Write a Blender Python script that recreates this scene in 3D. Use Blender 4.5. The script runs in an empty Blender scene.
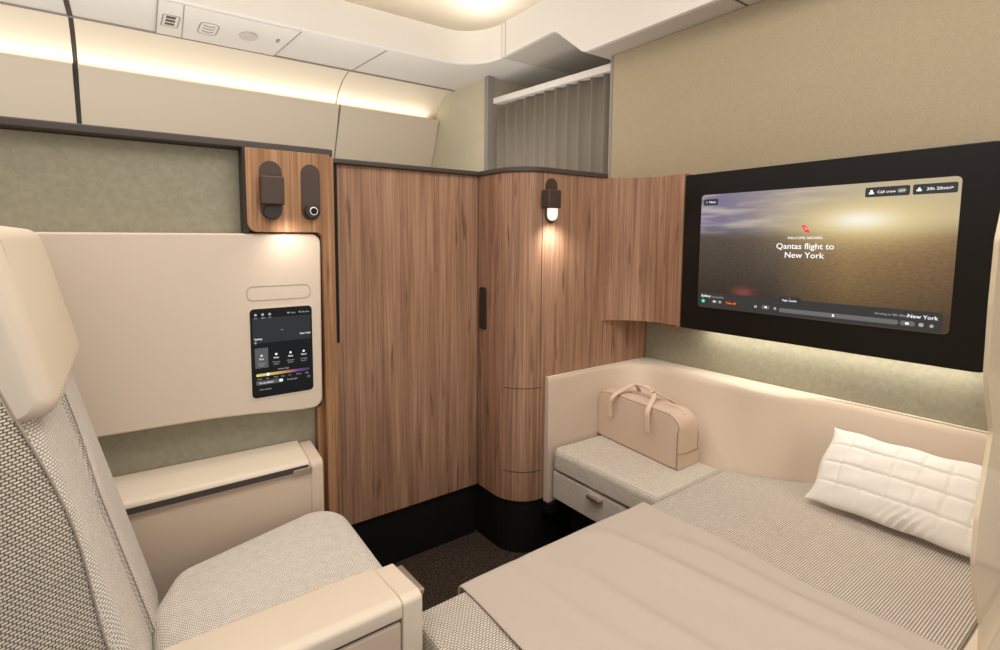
import bpy, bmesh, math, random
from mathutils import Vector, Matrix
random.seed(7)
PI = math.pi
sc = bpy.context.scene

# ------------------------------------------------------------------ camera
cam_d = bpy.data.cameras.new('camera')
cam = bpy.data.objects.new('camera', cam_d)
sc.collection.objects.link(cam)
cam.location = (0, 0, 1.2)
cam.rotation_euler = (math.radians(90 - 5.062), 0, math.radians(56.482 - 90))
cam_d.sensor_width = 36.0
cam_d.lens = 508 / 1000 * 36.0
cam_d.shift_x = 0.05
cam_d.shift_y = -0.04
cam_d.clip_start = 0.02
cam_d.dof.use_dof = True
cam_d.dof.focus_distance = 1.35
cam_d.dof.aperture_fstop = 7.0
sc.camera = cam

# ------------------------------------------------------------------ light and exposure
sc.view_settings.view_transform = 'Standard'
sc.view_settings.look = 'None'
sc.view_settings.gamma = 1.0
sc.view_settings.use_curve_mapping = False
sc.view_settings.exposure = 0.0

world = bpy.data.worlds.new('world')
sc.world = world
world.use_nodes = True
bg = world.node_tree.nodes['Background']
bg.inputs[0].default_value = (1.0, 0.962, 0.918, 1)
bg.inputs[1].default_value = 0.95


def area(name, loc, rot, sx, sy, power, col=(1, .9, .78), spread=180):
    l = bpy.data.lights.new(name, 'AREA')
    l.shape = 'RECTANGLE'; l.size = sx; l.size_y = sy
    l.energy = power; l.color = col; l.spread = math.radians(spread)
    o = bpy.data.objects.new(name, l); sc.collection.objects.link(o)
    o.location = loc; o.rotation_euler = rot
    return o


def spot(name, loc, target, power, size, blend=.6, col=(1, .85, .68), r=.012):
    l = bpy.data.lights.new(name, 'SPOT')
    l.energy = power; l.spot_size = math.radians(size); l.spot_blend = blend
    l.color = col; l.shadow_soft_size = r
    o = bpy.data.objects.new(name, l); sc.collection.objects.link(o)
    o.location = loc
    d = Vector(target) - Vector(loc)
    o.rotation_euler = d.to_track_quat('-Z', 'Y').to_euler()
    return o


WARM = (1, .86, .70)
area('overhead_suite_light', (0.75, 0.35, 2.42), (0, 0, 0), 1.1, .9, 23, (1, .95, .885))
area('overhead_seat_light', (-0.25, 1.2, 2.42), (0, 0, 0), .7, .7, 8, (1, .95, .885))
area('ceiling_cove_light_side', (0.2, 2.53, 2.36), (PI + .5, 0, 0), 2.6, .05, 11, (1, .95, .86))
area('ceiling_cove_light_front', (1.90, 1.0, 2.385), (PI, 0, 0), .05, 2.2, 9, (1, .95, .86))
area('ceiling_cove_light_corner', (1.82, 2.44, 2.385), (PI, 0, .8), .45, .05, 1.6, (1, .95, .86))
area('sidewall_cove_light', (0.3, 3.13, 2.045), (PI + .25, 0, 0), 3.2, .04, 2.0, (1, .94, .83))
area('aisle_hidden_fill', (0.3, 2.15, 1.38), (PI, 0, 0), 3.0, .5, 18, (1, .955, .90))  # added fill, hidden behind the partition top to brighten lining and ceiling
area('television_underglow', (1.90, .70, .855), (0, 0, 0), .05, .78, 1.15, (1, .94, .82))

# ------------------------------------------------------------------ material helpers
def new_mat(name):
    m = bpy.data.materials.new(name); m.use_nodes = True
    nt = m.node_tree
    return m, nt, nt.nodes, nt.links, nt.nodes['Principled BSDF']


def solid(name, col, rough=.5, metal=0, spec=.5, bump=0, bscale=400, coat=0):
    m, nt, N, L, b = new_mat(name)
    b.inputs['Base Color'].default_value = (*col, 1)
    b.inputs['Roughness'].default_value = rough
    b.inputs['Metallic'].default_value = metal
    b.inputs['Specular IOR Level'].default_value = spec
    b.inputs['Coat Weight'].default_value = coat
    if bump:
        tc = N.new('ShaderNodeTexCoord')
        n = N.new('ShaderNodeTexNoise'); n.inputs['Scale'].default_value = bscale
        n.inputs['Detail'].default_value = 3
        L.new(tc.outputs['Object'], n.inputs['Vector'])
        bp = N.new('ShaderNodeBump'); bp.inputs['Strength'].default_value = bump
        bp.inputs['Distance'].default_value = .001
        L.new(n.outputs['Fac'], bp.inputs['Height'])
        L.new(bp.outputs['Normal'], b.inputs['Normal'])
    return m


def ramp(N, stops):
    r = N.new('ShaderNodeValToRGB')
    e = r.color_ramp.elements
    e[0].position, e[0].color = stops[0][0], (*stops[0][1], 1)
    e[1].position, e[1].color = stops[1][0], (*stops[1][1], 1)
    for p, c in stops[2:]:
        k = e.new(p); k.color = (*c, 1)
    return r


def wood(name, dark, mid, light):
    m, nt, N, L, b = new_mat(name)
    tc = N.new('ShaderNodeTexCoord')
    mp = N.new('ShaderNodeMapping'); mp.inputs['Scale'].default_value = (1, 1, .045)
    L.new(tc.outputs['Object'], mp.inputs['Vector'])
    n1 = N.new('ShaderNodeTexNoise'); n1.inputs['Scale'].default_value = 34
    n1.inputs['Detail'].default_value = 5; n1.inputs['Distortion'].default_value = .35
    n2 = N.new('ShaderNodeTexNoise'); n2.inputs['Scale'].default_value = 150
    n2.inputs['Detail'].default_value = 4
    mp2 = N.new('ShaderNodeMapping'); mp2.inputs['Scale'].default_value = (1, 1, .02)
    L.new(tc.outputs['Object'], mp2.inputs['Vector'])
    L.new(mp.outputs[0], n1.inputs['Vector']); L.new(mp2.outputs[0], n2.inputs['Vector'])
    r1 = ramp(N, [(.30, dark), (.72, light), (.5, mid)])
    L.new(n1.outputs['Fac'], r1.inputs[0])
    r2 = ramp(N, [(.34, (.66, .62, .60)), (.60, (1.08, 1.08, 1.08))])
    L.new(n2.outputs['Fac'], r2.inputs[0])
    mx = N.new('ShaderNodeMixRGB'); mx.blend_type = 'MULTIPLY'; mx.inputs[0].default_value = .85
    L.new(r1.outputs[0], mx.inputs[1]); L.new(r2.outputs[0], mx.inputs[2])
    # occasional dark pores / streaks
    n3 = N.new('ShaderNodeTexNoise'); n3.inputs['Scale'].default_value = 48
    mp3 = N.new('ShaderNodeMapping'); mp3.inputs['Scale'].default_value = (1, 1, .09)
    L.new(tc.outputs['Object'], mp3.inputs['Vector']); L.new(mp3.outputs[0], n3.inputs['Vector'])
    r3 = ramp(N, [(.27, (.45, .4, .38)), (.38, (1, 1, 1))])
    L.new(n3.outputs['Fac'], r3.inputs[0])
    mx2 = N.new('ShaderNodeMixRGB'); mx2.blend_type = 'MULTIPLY'; mx2.inputs[0].default_value = .8
    L.new(mx.outputs[0], mx2.inputs[1]); L.new(r3.outputs[0], mx2.inputs[2])
    L.new(mx2.outputs[0], b.inputs['Base Color'])
    b.inputs['Roughness'].default_value = .52
    b.inputs['Specular IOR Level'].default_value = .3
    bp = N.new('ShaderNodeBump'); bp.inputs['Strength'].default_value = .15; bp.inputs['Distance'].default_value = .0006
    L.new(n2.outputs['Fac'], bp.inputs['Height']); L.new(bp.outputs[0], b.inputs['Normal'])
    return m


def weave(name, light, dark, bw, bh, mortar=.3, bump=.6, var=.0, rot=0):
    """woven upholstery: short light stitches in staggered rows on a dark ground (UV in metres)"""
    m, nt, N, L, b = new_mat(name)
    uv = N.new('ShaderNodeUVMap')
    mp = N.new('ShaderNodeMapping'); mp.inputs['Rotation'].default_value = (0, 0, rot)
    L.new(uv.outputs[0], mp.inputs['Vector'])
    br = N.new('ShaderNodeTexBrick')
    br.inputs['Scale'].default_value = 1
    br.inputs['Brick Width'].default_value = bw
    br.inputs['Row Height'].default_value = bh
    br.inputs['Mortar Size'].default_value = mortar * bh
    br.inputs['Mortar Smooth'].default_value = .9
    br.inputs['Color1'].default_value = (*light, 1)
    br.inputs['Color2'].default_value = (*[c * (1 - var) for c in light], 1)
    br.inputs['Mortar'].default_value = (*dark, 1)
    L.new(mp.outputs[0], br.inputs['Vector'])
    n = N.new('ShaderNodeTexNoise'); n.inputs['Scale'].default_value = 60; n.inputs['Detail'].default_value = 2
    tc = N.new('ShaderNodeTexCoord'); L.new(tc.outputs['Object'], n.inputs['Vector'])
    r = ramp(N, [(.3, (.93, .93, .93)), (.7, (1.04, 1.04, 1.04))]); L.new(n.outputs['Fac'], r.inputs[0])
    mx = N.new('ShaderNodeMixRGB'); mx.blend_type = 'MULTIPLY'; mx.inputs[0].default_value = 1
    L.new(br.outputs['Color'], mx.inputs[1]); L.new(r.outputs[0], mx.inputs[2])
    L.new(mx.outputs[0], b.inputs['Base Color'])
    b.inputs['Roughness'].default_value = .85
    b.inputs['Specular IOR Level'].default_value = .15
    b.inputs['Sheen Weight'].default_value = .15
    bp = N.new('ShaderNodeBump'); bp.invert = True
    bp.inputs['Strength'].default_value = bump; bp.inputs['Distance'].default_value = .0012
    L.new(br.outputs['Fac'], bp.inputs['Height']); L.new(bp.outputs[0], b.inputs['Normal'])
    return m


def mottled(name, c1, c2, scale, rough=.9, fine=0, bump=.1):
    m, nt, N, L, b = new_mat(name)
    tc = N.new('ShaderNodeTexCoord')
    n = N.new('ShaderNodeTexNoise'); n.inputs['Scale'].default_value = scale
    n.inputs['Detail'].default_value = 8; n.inputs['Roughness'].default_value = .65
    n.inputs['Distortion'].default_value = .6
    L.new(tc.outputs['Object'], n.inputs['Vector'])
    r = ramp(N, [(.38 if scale > 100 else .3, c1), (.62 if scale > 100 else .7, c2)]); L.new(n.outputs['Fac'], r.inputs[0])
    L.new(r.outputs[0], b.inputs['Base Color'])
    b.inputs['Roughness'].default_value = rough
    b.inputs['Specular IOR Level'].default_value = .2
    n2 = N.new('ShaderNodeTexNoise'); n2.inputs['Scale'].default_value = fine or scale * 12
    L.new(tc.outputs['Object'], n2.inputs['Vector'])
    bp = N.new('ShaderNodeBump'); bp.inputs['Strength'].default_value = bump; bp.inputs['Distance'].default_value = .001
    L.new(n2.outputs['Fac'], bp.inputs['Height']); L.new(bp.outputs[0], b.inputs['Normal'])
    return m


def glow(name, col, strength):
    m, nt, N, L, b = new_mat(name)
    b.inputs['Base Color'].default_value = (*[min(c, .6) * .3 for c in col], 1)
    b.inputs['Specular IOR Level'].default_value = .15
    b.inputs['Emission Color'].default_value = (*col, 1)
    b.inputs['Emission Strength'].default_value = strength
    b.inputs['Roughness'].default_value = .4
    return m


M = {}
M['walnut'] = wood('walnut', (.27, .145, .088), (.345, .195, .122), (.42, .25, .16))
M['oak'] = wood('warm_walnut', (.22, .11, .052), (.36, .19, .095), (.47, .27, .145))
M['leather'] = solid('beige_leather', (.62, .495, .39), .55, bump=.25, bscale=700, spec=.35)
M['leather_top'] = solid('cream_leather', (.70, .60, .485), .5, bump=.2, bscale=700, spec=.4)
M['panel'] = solid('beige_shell_panel', (.66, .55, .445), .42, bump=.15, bscale=900, spec=.4)
M['bolster'] = solid('bolster_leather', (.63, .51, .405), .55, bump=.15, bscale=600, spec=.35)
M['bag'] = solid('bag_leather', (.60, .455, .35), .6, bump=.3, bscale=500, spec=.3)
M['bag_trim'] = solid('bag_piping', (.26, .16, .10), .6)
M['suede'] = mottled('green_suede', (.27, .25, .18), (.345, .32, .238), 55, .95, 700, .25)
M['bulkhead'] = mottled('bulkhead_fabric', (.37, .305, .205), (.43, .355, .24), 260, .9, 420, .8)
M['endwall'] = mottled('end_wall_laminate', (.54, .49, .36), (.57, .52, .385), 8, .7, 200, .03)
M['lining'] = solid('cabin_lining', (.68, .59, .47), .6, spec=.3)
M['cove'] = solid('cove_lining', (.80, .71, .57), .6, spec=.3)
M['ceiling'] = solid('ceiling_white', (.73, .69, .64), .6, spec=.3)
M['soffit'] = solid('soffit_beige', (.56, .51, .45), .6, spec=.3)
M['ceiling_in'] = solid('dome_cream', (.76, .69, .58), .7, spec=.2)
M['grey_trim'] = solid('grey_trim', (.28, .25, .23), .5)
M['seam'] = solid('seam_gap', (.05, .04, .035), .8)
M['piping'] = solid('fabric_piping', (.36, .30, .24), .9)
M['bag_strap'] = solid('bag_strap_leather', (.70, .55, .42), .55, bump=.2, bscale=500, spec=.3)
M['seam_soft'] = solid('seam_grey', (.30, .26, .22), .8)
M['black'] = solid('black_bezel', (.010, .008, .007), .3, spec=.22)
M['dark'] = solid('dark_bronze', (.035, .026, .021), .45, metal=.3)
M['bronze'] = solid('bronze_pill', (.075, .048, .037), .42, metal=.35)
M['cap'] = solid('dark_cap', (.055, .042, .036), .5)
M['kick'] = solid('black_kick', (.009, .008, .007), .7, spec=.15)
M['carpet'] = mottled('dark_carpet', (.004, .003, .002), (.085, .058, .042), 170, 1, 400, 1)
M['metal'] = solid('chrome', (.9, .86, .80), .35, metal=1)
M['taupe'] = solid('taupe_metal', (.34, .26, .21), .35, metal=.4)
M['seat'] = weave('seat_fabric', (.88, .83, .76), (.27, .22, .18), .0062, .0042, .26, .6)
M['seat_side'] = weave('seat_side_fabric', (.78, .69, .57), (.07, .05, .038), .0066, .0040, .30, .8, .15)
M['bed'] = weave('bed_fabric', (.70, .63, .55), (.12, .09, .07), .0088, .0050, .25, .6)
M['ottoman'] = weave('ottoman_fabric', (.84, .76, .66), (.24, .195, .155), .0060, .0042, .28, .6)
M['blanket'] = solid('blanket_knit', (.50, .43, .375), .9, bump=.5, bscale=380, spec=.1)
M['pillow'] = solid('pillow_cotton', (.76, .715, .665), .85, bump=.1, bscale=300, spec=.1)
M['curtain'] = solid('curtain_fabric', (.225, .195, .16), .95, spec=.05)
M['frost'] = solid('frosted_cream', (.80, .66, .47), .4)
M['text'] = glow('ui_white', (1, 1, 1), 1.0)
M['ui_dim'] = glow('ui_dim', (.55, .55, .55), .55)
M['ui_bar'] = glow('ui_bar', (.036, .036, .036), 1.0)
M['ui_pill'] = glow('ui_pill', (.125, .125, .125), 1.0)
M['ui_red'] = glow('ui_red', (.85, .03, .03), 1.0)
M['ui_teal'] = glow('ui_teal', (.10, .75, .55), 1.0)
M['ui_orange'] = glow('ui_orange', (1, .12, .02), 1.2)
M['tablet'] = glow('tablet_screen', (.0055, .0065, .008), 1.0)
M['tablet_mid'] = glow('tablet_mid', (.022, .024, .027), 1.0)
M['tablet_sel'] = glow('tablet_selected', (.085, .085, .09), 1.0)
M['bulb'] = glow('lamp_lens', (1, .94, .84), 1.0)
M['led'] = glow('light_strip', (1, .94, .82), 2)
# cream shell edge: see-through alpha stands in for its out-of-focus blur
m, nt, N, L, b = new_mat('blurred_shell')
b.inputs['Base Color'].default_value = (.86, .72, .52, 1); b.inputs['Roughness'].default_value = .5
b.inputs['Alpha'].default_value = .62
M['shell'] = m

# sidewall ramp etc
# television picture (sunset over a city)
m, nt, N, L, b = new_mat('sunset_picture')
uv = N.new('ShaderNodeUVMap'); sep = N.new('ShaderNodeSeparateXYZ'); L.new(uv.outputs[0], sep.inputs[0])
U, V = sep.outputs[0], sep.outputs[1]


def mth(op, a, c=None, clamp=False):
    n = N.new('ShaderNodeMath'); n.operation = op; n.use_clamp = clamp
    for i, v in enumerate((a, c)):
        if v is None: continue
        if isinstance(v, (int, float)): n.inputs[i].default_value = v
        else: L.new(v, n.inputs[i])
    return n.outputs[0]


def mixc(f, a, c, mode='MIX'):
    n = N.new('ShaderNodeMixRGB'); n.blend_type = mode
    for i, v in enumerate((f, a, c)):
        if isinstance(v, tuple): n.inputs[i].default_value = (*v, 1)
        elif isinstance(v, (int, float)): n.inputs[i].default_value = v
        else: L.new(v, n.inputs[i])
    return n.outputs[0]


cl = N.new('ShaderNodeTexNoise'); cl.inputs['Scale'].default_value = 3.0; cl.inputs['Detail'].default_value = 6
mpc = N.new('ShaderNodeMapping'); mpc.inputs['Scale'].default_value = (1.2, 4.5, 1); mpc.inputs['Rotation'].default_value = (0, 0, .25)
L.new(uv.outputs[0], mpc.inputs[0]); L.new(mpc.outputs[0], cl.inputs['Vector'])
clr = ramp(N, [(.45, (0, 0, 0)), (.68, (1, 1, 1))]); L.new(cl.outputs['Fac'], clr.inputs[0])
skyL = mixc(clr.outputs[0], (.20, .18, .27), (.50, .44, .42))
skyR = (.52, .42, .25)
sky = mixc(mth('MULTIPLY', mth('SUBTRACT', U, .12), 1.5, True), skyL, skyR)
gx = ramp(N, [(.0, (.078, .062, .050)), (1.0, (.21, .12, .055)), (.38, (.11, .080, .058)), (.66, (.34, .21, .085))])
L.new(U, gx.inputs[0])
ct = N.new('ShaderNodeTexVoronoi'); ct.inputs['Scale'].default_value = 55
mpv = N.new('ShaderNodeMapping'); mpv.inputs['Scale'].default_value = (1.6, 1.6, 1)
L.new(uv.outputs[0], mpv.inputs[0]); L.new(mpv.outputs[0], ct.inputs['Vector'])
cn = N.new('ShaderNodeTexNoise'); cn.inputs['Scale'].default_value = 60; cn.inputs['Detail'].default_value = 8
L.new(uv.outputs[0], cn.inputs['Vector'])
cr = ramp(N, [(.3, (.80, .80, .80)), (.7, (1.25, 1.25, 1.25))]); L.new(cn.outputs['Fac'], cr.inputs[0])
grd = mixc(.8, gx.outputs[0], cr.outputs[0], 'MULTIPLY')
sp = ramp(N, [(.03, (1, 1, 1)), (.16, (0, 0, 0))]); L.new(ct.outputs['Distance'], sp.inputs[0])
grd = mixc(.07, grd, sp.outputs[0], 'ADD')
vg = N.new('ShaderNodeMapRange'); vg.inputs['From Min'].default_value = .08; vg.inputs['From Max'].default_value = .60
vg.inputs['To Min'].default_value = .30; vg.inputs['To Max'].default_value = 1.0
L.new(V, vg.inputs[0])
grd = mixc(1.0, grd, vg.outputs[0], 'MULTIPLY')
hz = N.new('ShaderNodeMapRange'); hz.interpolation_type = 'SMOOTHSTEP'
hz.inputs['From Min'].default_value = .60; hz.inputs['From Max'].default_value = .76
L.new(V, hz.inputs[0])
pic = mixc(hz.outputs[0], grd, sky)
dx = mth('MULTIPLY', mth('SUBTRACT', U, .70), 2.6); dy = mth('MULTIPLY', mth('SUBTRACT', V, .745), 4.6)
d2 = mth('ADD', mth('MULTIPLY', dx, dx), mth('MULTIPLY', dy, dy))
g1 = mth('POWER', 2.718, mth('MULTIPLY', d2, -2.4))
pic = mixc(g1, pic, (.84, .66, .30))
g2 = mth('POWER', 2.718, mth('MULTIPLY', d2, -14))
pic = mixc(g2, pic, (.98, .93, .78))
# red blur of lights at lower left
ex = mth('MULTIPLY', mth('SUBTRACT', U, .235), 22); ey = mth('MULTIPLY', mth('SUBTRACT', V, .165), 28)
g3 = mth('POWER', 2.718, mth('MULTIPLY', mth('ADD', mth('MULTIPLY', ex, ex), mth('MULTIPLY', ey, ey)), -1))
pic = mixc(mth('MULTIPLY', g3, .7), pic, (.30, .07, .07))
L.new(pic, b.inputs['Emission Color']); b.inputs['Emission Strength'].default_value = .95
b.inputs['Base Color'].default_value = (.01, .01, .01, 1); b.inputs['Roughness'].default_value = .15
M['picture'] = m
# tablet colour slider
m, nt, N, L, b = new_mat('colour_slider')
uv = N.new('ShaderNodeUVMap'); sep = N.new('ShaderNodeSeparateXYZ'); L.new(uv.outputs[0], sep.inputs[0])
r = ramp(N, [(0, (.75, .62, .20)), (1, (.02, .012, .09)), (.35, (.60, .42, .10)), (.6, (.45, .17, .10)), (.75, (.14, .05, .22))])
L.new(sep.outputs[0], r.inputs[0]); L.new(r.outputs[0], b.inputs['Emission Color']); b.inputs['Emission Strength'].default_value = 1
b.inputs['Base Color'].default_value = (.01, .01, .01, 1)
M['slider'] = m

# ------------------------------------------------------------------ mesh helpers
COL = sc.collection


def box_uv(me, off=Vector((0, 0, 0))):
    uvl = me.uv_layers.new(name='UVMap')
    for p in me.polygons:
        n = p.normal; ax = max(range(3), key=lambda i: abs(n[i]))
        for li in p.loop_indices:
            c = me.vertices[me.loops[li].vertex_index].co
            if ax == 0: u = (c.y, c.z)
            elif ax == 1: u = (c.x, c.z)
            else: u = (c.x, c.y)
            uvl.data[li].uv = u


class Mesh:
    def __init__(s): s.v = []; s.f = []; s.uv = None
    def add(s, vs, fs):
        o = len(s.v); s.v += [tuple(v) for v in vs]; s.f += [tuple(i + o for i in f) for f in fs]; return s


def obj(name, mesh, mat, parent=None, bevel=0, seg=3, smooth=True, sub=0, uvmode='box', solidify=0, label=None, angle=30):
    me = bpy.data.meshes.new(name)
    off = Vector(parent_origin(parent)) if parent else Vector((0, 0, 0))
    me.from_pydata([tuple(Vector(v) - off) for v in mesh.v], [], mesh.f)
    bm = bmesh.new(); bm.from_mesh(me)
    bmesh.ops.remove_doubles(bm, verts=bm.verts, dist=1e-5)
    if uvmode != 'keep': bmesh.ops.recalc_face_normals(bm, faces=bm.faces)
    bm.to_mesh(me); bm.free()
    if uvmode == 'box': box_uv(me)
    me.materials.append(M[mat] if isinstance(mat, str) else mat)
    o = bpy.data.objects.new(name, me); COL.objects.link(o)
    if parent: o.parent = parent
    if smooth:
        for p in me.polygons: p.use_smooth = True
        me.set_sharp_from_angle(angle=math.radians(38))
    if solidify:
        md = o.modifiers.new('thick', 'SOLIDIFY'); md.thickness = solidify; md.offset = -1
    if bevel:
        md = o.modifiers.new('bevel', 'BEVEL'); md.width = bevel; md.segments = seg
        md.limit_method = 'ANGLE'; md.angle_limit = math.radians(angle); md.harden_normals = False
    if sub:
        md = o.modifiers.new('sub', 'SUBSURF'); md.levels = sub; md.render_levels = sub
    if bevel: md.harden_normals = True
    if label: o['label'] = label
    return o


ORIG = {}


def parent_origin(p):
    return ORIG.get(p.name, (0, 0, 0))


def tag(o, label, cat, group=None):
    o['label'] = label; o['category'] = cat
    if group: o['group'] = group
    return o


def thing(name, label, cat, loc, group=None):
    o = bpy.data.objects.new(name, None); COL.objects.link(o)
    o.location = loc; o.empty_display_size = .05
    ORIG[o.name] = tuple(loc)
    return tag(o, label, cat, group)


def sub_of(o, parent):
    """children of o are built relative to the same origin as o's own parent"""
    ORIG[o.name] = parent_origin(parent); return o


def struct(o):
    o['kind'] = 'structure'; return o


def box(x0, x1, y0, y1, z0, z1):
    m = Mesh()
    v = [(x, y, z) for z in (z0, z1) for y in (y0, y1) for x in (x0, x1)]
    m.add(v, [(0, 2, 3, 1), (4, 5, 7, 6), (0, 1, 5, 4), (2, 6, 7, 3), (0, 4, 6, 2), (1, 3, 7, 5)])
    return m


def to3(ax, a, b, d):
    return {'z': (a, b, d), 'y': (a, d, b), 'x': (d, a, b)}[ax]


def prism(ax, pts, d0, d1, m=None):
    m = m or Mesh(); n = len(pts)
    vs = [to3(ax, p[0], p[1], d0) for p in pts] + [to3(ax, p[0], p[1], d1) for p in pts]
    fs = [tuple(range(n)), tuple(range(2 * n - 1, n - 1, -1))]
    fs += [(i, (i + 1) % n, n + (i + 1) % n, n + i) for i in range(n)]
    return m.add(vs, fs)


def fillet(pts, rads, seg=6):
    """polygon with rounded corners; rads = one number or one per corner"""
    n = len(pts); out = []
    if isinstance(rads, (int, float)): rads = [rads] * n
    for i in range(n):
        p = Vector(pts[i]); a = Vector(pts[i - 1]); c = Vector(pts[(i + 1) % n]); r = rads[i]
        if r <= 0: out.append(tuple(p)); continue
        d1 = (a - p).normalized(); d2 = (c - p).normalized()
        ang = d1.angle(d2); t = r / math.tan(ang / 2)
        t = min(t, (a - p).length * .499, (c - p).length * .499); r = t * math.tan(ang / 2)
        s = p + d1 * t; e = p + d2 * t
        bis = (d1 + d2).normalized(); cen = p + bis * (r / math.sin(ang / 2))
        a0 = math.atan2(s.y - cen.y, s.x - cen.x); a1 = math.atan2(e.y - cen.y, e.x - cen.x)
        da = (a1 - a0 + PI) % (2 * PI) - PI
        for k in range(seg + 1):
            q = a0 + da * k / seg; out.append((cen.x + r * math.cos(q), cen.y + r * math.sin(q)))
    return out


def rrect(a0, a1, b0, b1, r, seg=6):
    r = min(r, (a1 - a0) / 2 - 1e-4, (b1 - b0) / 2 - 1e-4)
    return fillet([(a0, b0), (a1, b0), (a1, b1), (a0, b1)], r, seg)


def catmull(pts, n):
    P = [Vector(p) for p in pts]; out = []
    L_ = [0]
    for i in range(1, len(P)): L_.append(L_[-1] + (P[i] - P[i - 1]).length)
    for k in range(n):
        s = L_[-1] * k / (n - 1); i = 0
        while i < len(P) - 2 and L_[i + 1] < s: i += 1
        t = (s - L_[i]) / max(1e-9, L_[i + 1] - L_[i])
        p0 = P[max(i - 1, 0)]; p1 = P[i]; p2 = P[i + 1]; p3 = P[min(i + 2, len(P) - 1)]
        out.append(.5 * ((2 * p1) + (p2 - p0) * t + (2 * p0 - 5 * p1 + 4 * p2 - p3) * t * t + (3 * p1 - p0 - 3 * p2 + p3) * t ** 3))
    return out


def loft(rings, closed=False, caps=False, m=None):
    m = m or Mesh(); n = len(rings[0]); vs = [v for r in rings for v in r]; fs = []
    for j in range(len(rings) - 1):
        for i in range(n if closed else n - 1):
            a = j * n + i; b = j * n + (i + 1) % n
            fs.append((a, b, b + n, a + n))
    if caps:
        fs.append(tuple(range(n - 1, -1, -1))); fs.append(tuple(range((len(rings) - 1) * n, len(rings) * n)))
    return m.add(vs, fs)


def tube(path, r, m=None, n=8, flat=1.0, upv=(0, 0, 1)):
    P = [Vector(p) for p in path]; rings = []
    for i, p in enumerate(P):
        t = (P[min(i + 1, len(P) - 1)] - P[max(i - 1, 0)]).normalized()
        u = Vector(upv); s = t.cross(u)
        if s.length < 1e-4: s = t.cross(Vector((1, 0, 0)))
        s.normalize(); w = s.cross(t).normalized()
        rr = r[i] if isinstance(r, (list, tuple)) else r
        rings.append([p + s * rr * math.cos(2 * PI * k / n) + w * rr * flat * math.sin(2 * PI * k / n) for k in range(n)])
    return loft(rings, True, True, m)


def superbox(cx, cy, cz, sx, sy, sz, r, seg=4):
    """a box with rounded edges as closed geometry"""
    m = Mesh(); hx, hy, hz = sx / 2, sy / 2, sz / 2
    rings = []
    for k in range(-seg, seg + 1):
        pass
    zs = []
    for k in range(seg + 1):
        a = PI / 2 * k / seg; zs.append((-hz + r - r * math.cos(a) if False else -hz + r * (1 - math.sin(a)), r * (1 - math.cos(a))))
    zs = [( -hz + r * (1 - math.cos(PI / 2 * k / seg)), r * (1 - math.sin(PI / 2 * k / seg))) for k in range(seg + 1)]
    prof = zs + [(-z, ins) for z, ins in reversed(zs)]
    for z, ins in prof:
        pts = rrect(cx - hx + ins, cx + hx - ins, cy - hy + ins, cy + hy - ins, max(r - ins * .5, .001), seg)
        rings.append([(x, y, cz + z) for x, y in pts])
    return loft(rings, True, True, m)


def inset_poly(pts, d):
    c = Vector((sum(p[0] for p in pts) / len(pts), sum(p[1] for p in pts) / len(pts))); out = []
    n = len(pts)
    for i in range(n):
        a = Vector(pts[i - 1]); b_ = Vector(pts[i]); c2 = Vector(pts[(i + 1) % n])
        e1 = (b_ - a).normalized(); e2 = (c2 - b_).normalized()
        n1 = Vector((-e1.y, e1.x)); n2 = Vector((-e2.y, e2.x)); nn = (n1 + n2)
        nn = nn.normalized() if nn.length > 1e-6 else n1
        k = d / max(.5, nn.dot(n1)); out.append((b_.x + nn.x * k, b_.y + nn.y * k))
    return out


def text_mesh(name, s, size, mat, parent, origin, xdir, updir, align='LEFT', bold=0, extr=.0002):
    cu = bpy.data.curves.new(name, 'FONT'); cu.body = s; cu.size = size; cu.align_x = align
    cu.extrude = extr; cu.offset = bold * size; cu.resolution_u = 3
    t = bpy.data.objects.new(name + '_tmp', cu); COL.objects.link(t)
    dg = bpy.context.evaluated_depsgraph_get(); dg.update()
    me = bpy.data.meshes.new_from_object(t.evaluated_get(dg))
    bpy.data.objects.remove(t)
    X = Vector(xdir).normalized(); Yv = Vector(updir).normalized(); Z = X.cross(Yv)
    R = Matrix((X, Yv, Z)).transposed().to_4x4()
    off = Vector(parent_origin(parent))
    me.transform(Matrix.Translation(Vector(origin) - off) @ R)
    me.materials.clear(); me.materials.append(M[mat])
    o = bpy.data.objects.new(name, me); COL.objects.link(o); o.parent = parent
    return o


# ================================================================== SETTING
struct(obj('floor', box(-1.5, 3.2, -1.0, 3.3, -.05, 0), 'carpet', smooth=False))
# front bulkhead behind the television
struct(obj('wall_front', box(1.96, 1.99, -1.0, 1.60, 0, 2.043), 'bulkhead', smooth=False))
struct(obj('trim_1', box(1.957, 1.995, 1.60, 1.612, 0, 2.043), 'grey_trim', smooth=False))
# cabin sidewall lining beyond the suite: profile run along the aircraft
lo = [(3.085, 2.035), (3.10, 2.015), (3.14, 1.90), (3.20, 1.74), (3.26, 1.3), (3.28, 0), (3.32, 0), (3.32, 1.9), (3.22, 2.0), (3.12, 2.0), (3.09, 2.04)]
cv = [(2.895, 2.21), (2.96, 2.20), (3.05, 2.17), (3.12, 2.12), (3.18, 2.04), (3.20, 1.98), (3.24, 1.98), (3.22, 2.10), (3.12, 2.22), (2.9, 2.24)]
spans = [(-1.5, -.118), (-.098, 1.222), (1.230, 1.96)]
for i, (a, c) in enumerate(spans):
    w = struct(obj('wall_left' if i == 0 else 'wall_left_lining', prism('x', lo, a, c), 'lining', bevel=.004, angle=50))
    w.name = 'wall_left.%03d' % i if i else 'wall_left'
    w2 = struct(obj('trim_2', prism('x', cv, a, c), 'cove', angle=50))
def backed(pts, d): return [(p[0] + d, p[1] + d * .6) for p in pts]
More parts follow.
